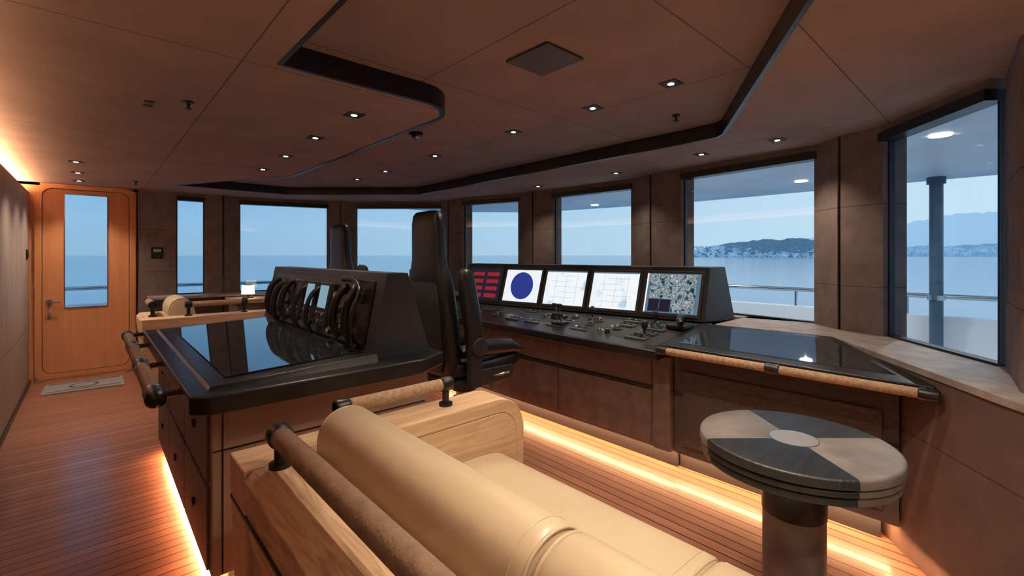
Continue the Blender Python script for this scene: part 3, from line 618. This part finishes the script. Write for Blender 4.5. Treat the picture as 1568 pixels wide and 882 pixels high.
def land(name,dist,a0,a1,prof,depth,m,seed,rough=.12,n=160,parent=None):
    bm=bmesh.new(); rows=[]
    for i in range(n+1):
        f=i/n; az=math.radians(a0+(a1-a0)*f)
        k=f*(len(prof)-1); j=min(int(k),len(prof)-2); h=prof[j]+(prof[j+1]-prof[j])*(k-j)
        h*=1+rough*noise.fractal(Vector((f*14,seed,0)),1,2,5)
        col=[]
        for q,(g,dd) in enumerate(((0,0),(.25,.12),(.55,.35),(.85,.7),(1,1))):
            r=dist+depth*dd; hh=h*g*(1+.15*noise.noise(Vector((f*30,q*2.3,seed))) if g<1 else 1)
            col.append(bm.verts.new((r*math.cos(az),r*math.sin(az),-9+hh)))
        rows.append(col)
    for a,b in zip(rows,rows[1:]):
        for k in range(4): bm.faces.new((a[k],a[k+1],b[k+1],b[k]))
    return fin(name,bm,m,parent,True)
ld=empty('coastline')  # distance haze is put into the land colours and their emission
m_l1=mat('wooded_cape',(.17,.25,.30),rough=1,nscale=.05,col2=(.06,.11,.15),detail=8,lo=.4,hi=.6,haze_glow=(.045,.095,.15))
m_l2=mat('coastal_town_slope',(.40,.50,.57),rough=1,nscale=.05,col2=(.14,.22,.28),detail=8,lo=.42,hi=.6,haze_glow=(.10,.17,.25))
m_l3=mat('hazy_mountains',(.20,.27,.33),rough=1,nscale=.0008,col2=(.16,.23,.29),detail=6,haze_glow=(.34,.50,.66))
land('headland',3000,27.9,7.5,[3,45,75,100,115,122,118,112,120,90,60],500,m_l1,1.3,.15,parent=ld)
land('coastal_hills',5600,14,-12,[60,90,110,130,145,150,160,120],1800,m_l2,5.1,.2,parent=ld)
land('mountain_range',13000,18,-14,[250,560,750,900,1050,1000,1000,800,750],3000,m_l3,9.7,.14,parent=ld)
bm=bmesh.new()
def gg(t):
    P=((0,0),(.12,.25),(.35,.55),(.7,.85),(1,1))
    for (a,b),(c,d_) in zip(P,P[1:]):
        if t<=c: return b+(d_-b)*(t-a)/(c-a)
    return 1
for k in range(1100):
    az=math.radians(random.uniform(-5,26.5))
    if math.degrees(az)>10:
        t=random.random()**1.5*.6; r=3000+500*t; b=-9+90*gg(t)*.92; w=random.uniform(5,12); h=random.uniform(7,14)
    else:
        t=random.random()**1.6*.5; r=5600+1800*t; b=-9+125*gg(t)*.92; w=random.uniform(12,34); h=random.uniform(18,38)
    bmesh.ops.create_cube(bm,size=1,matrix=Matrix.Translation((r*math.cos(az),r*math.sin(az),b+h/2))@Matrix.Rotation(az,4,'Z')@Matrix.Diagonal((w,w*1.5,h,1)))
fin('town_buildings',bm,mat('town_walls',(.78,.84,.9),rough=1,nscale=.02,col2=(.40,.50,.58),haze_glow=(.10,.16,.22)),ld)  # town walls also carry painted haze as emission
bm=bmesh.new()
for k in range(30):
    az=math.radians(random.uniform(-3,26)); r=2950 if math.degrees(az)>10 else 5450
    bmesh.ops.create_icosphere(bm,subdivisions=1,radius=1.3*r/3000,matrix=Matrix.Translation((r*math.cos(az),r*math.sin(az),-9+random.uniform(8,25)*r/3000)))
fin('street_lights',bm,emis('town_lights',(1,.8,.5),1.5),ld)

# ---------------------------------------------------------------- world
w=bpy.data.worlds.new('dusk_sky'); S.world=w; w.use_nodes=True; nt=w.node_tree; L=nt.links.new
bg=nt.nodes['Background']; tc=nd(nt,'ShaderNodeTexCoord'); sp=nd(nt,'ShaderNodeSeparateXYZ'); L(tc.outputs['Generated'],sp.inputs[0])
cr=nd(nt,'ShaderNodeValToRGB'); e=cr.color_ramp.elements
e[0].position=.0; e[0].color=(.31,.51,.69,1); e[1].position=1; e[1].color=(.13,.25,.44,1)
x=e.new(.06); x.color=(.31,.54,.76,1); x=e.new(.2); x.color=(.17,.41,.70,1); x=e.new(.45); x.color=(.17,.35,.62,1)
L(sp.outputs[2],cr.inputs[0])
cr2=nd(nt,'ShaderNodeValToRGB'); e=cr2.color_ramp.elements
e[0].position=0; e[0].color=(.62,.79,.90,1); e[1].position=.5; e[1].color=(.27,.47,.70,1); x=e.new(.12); x.color=(.63,.80,.92,1)
L(sp.outputs[2],cr2.inputs[0])
dp=nd(nt,'ShaderNodeVectorMath',operation='DOT_PRODUCT'); L(tc.outputs['Generated'],dp.inputs[0]); dp.inputs[1].default_value=(.80,-.60,0)
mr=nd(nt,'ShaderNodeMapRange'); mr.inputs[1].default_value=-.5; mr.inputs[2].default_value=.80; L(dp.outputs['Value'],mr.inputs[0])
mx=nd(nt,'ShaderNodeMix',data_type='RGBA'); L(mr.outputs[0],mx.inputs[0]); L(cr.outputs[0],mx.inputs[6]); L(cr2.outputs[0],mx.inputs[7])
L(mx.outputs[2],bg.inputs[0]); bg.inputs[1].default_value=1.08

# ---------------------------------------------------------------- camera
cam=bpy.data.cameras.new('camera'); cam.sensor_width=36; cam.lens=16.12; cam.shift_y=-.0319; cam.clip_start=.05; cam.clip_end=60000
co=bpy.data.objects.new('camera',cam); co.location=(0,0,1.4); co.rotation_euler=(math.radians(90),0,math.radians(-42.5)); COL.objects.link(co); S.camera=co
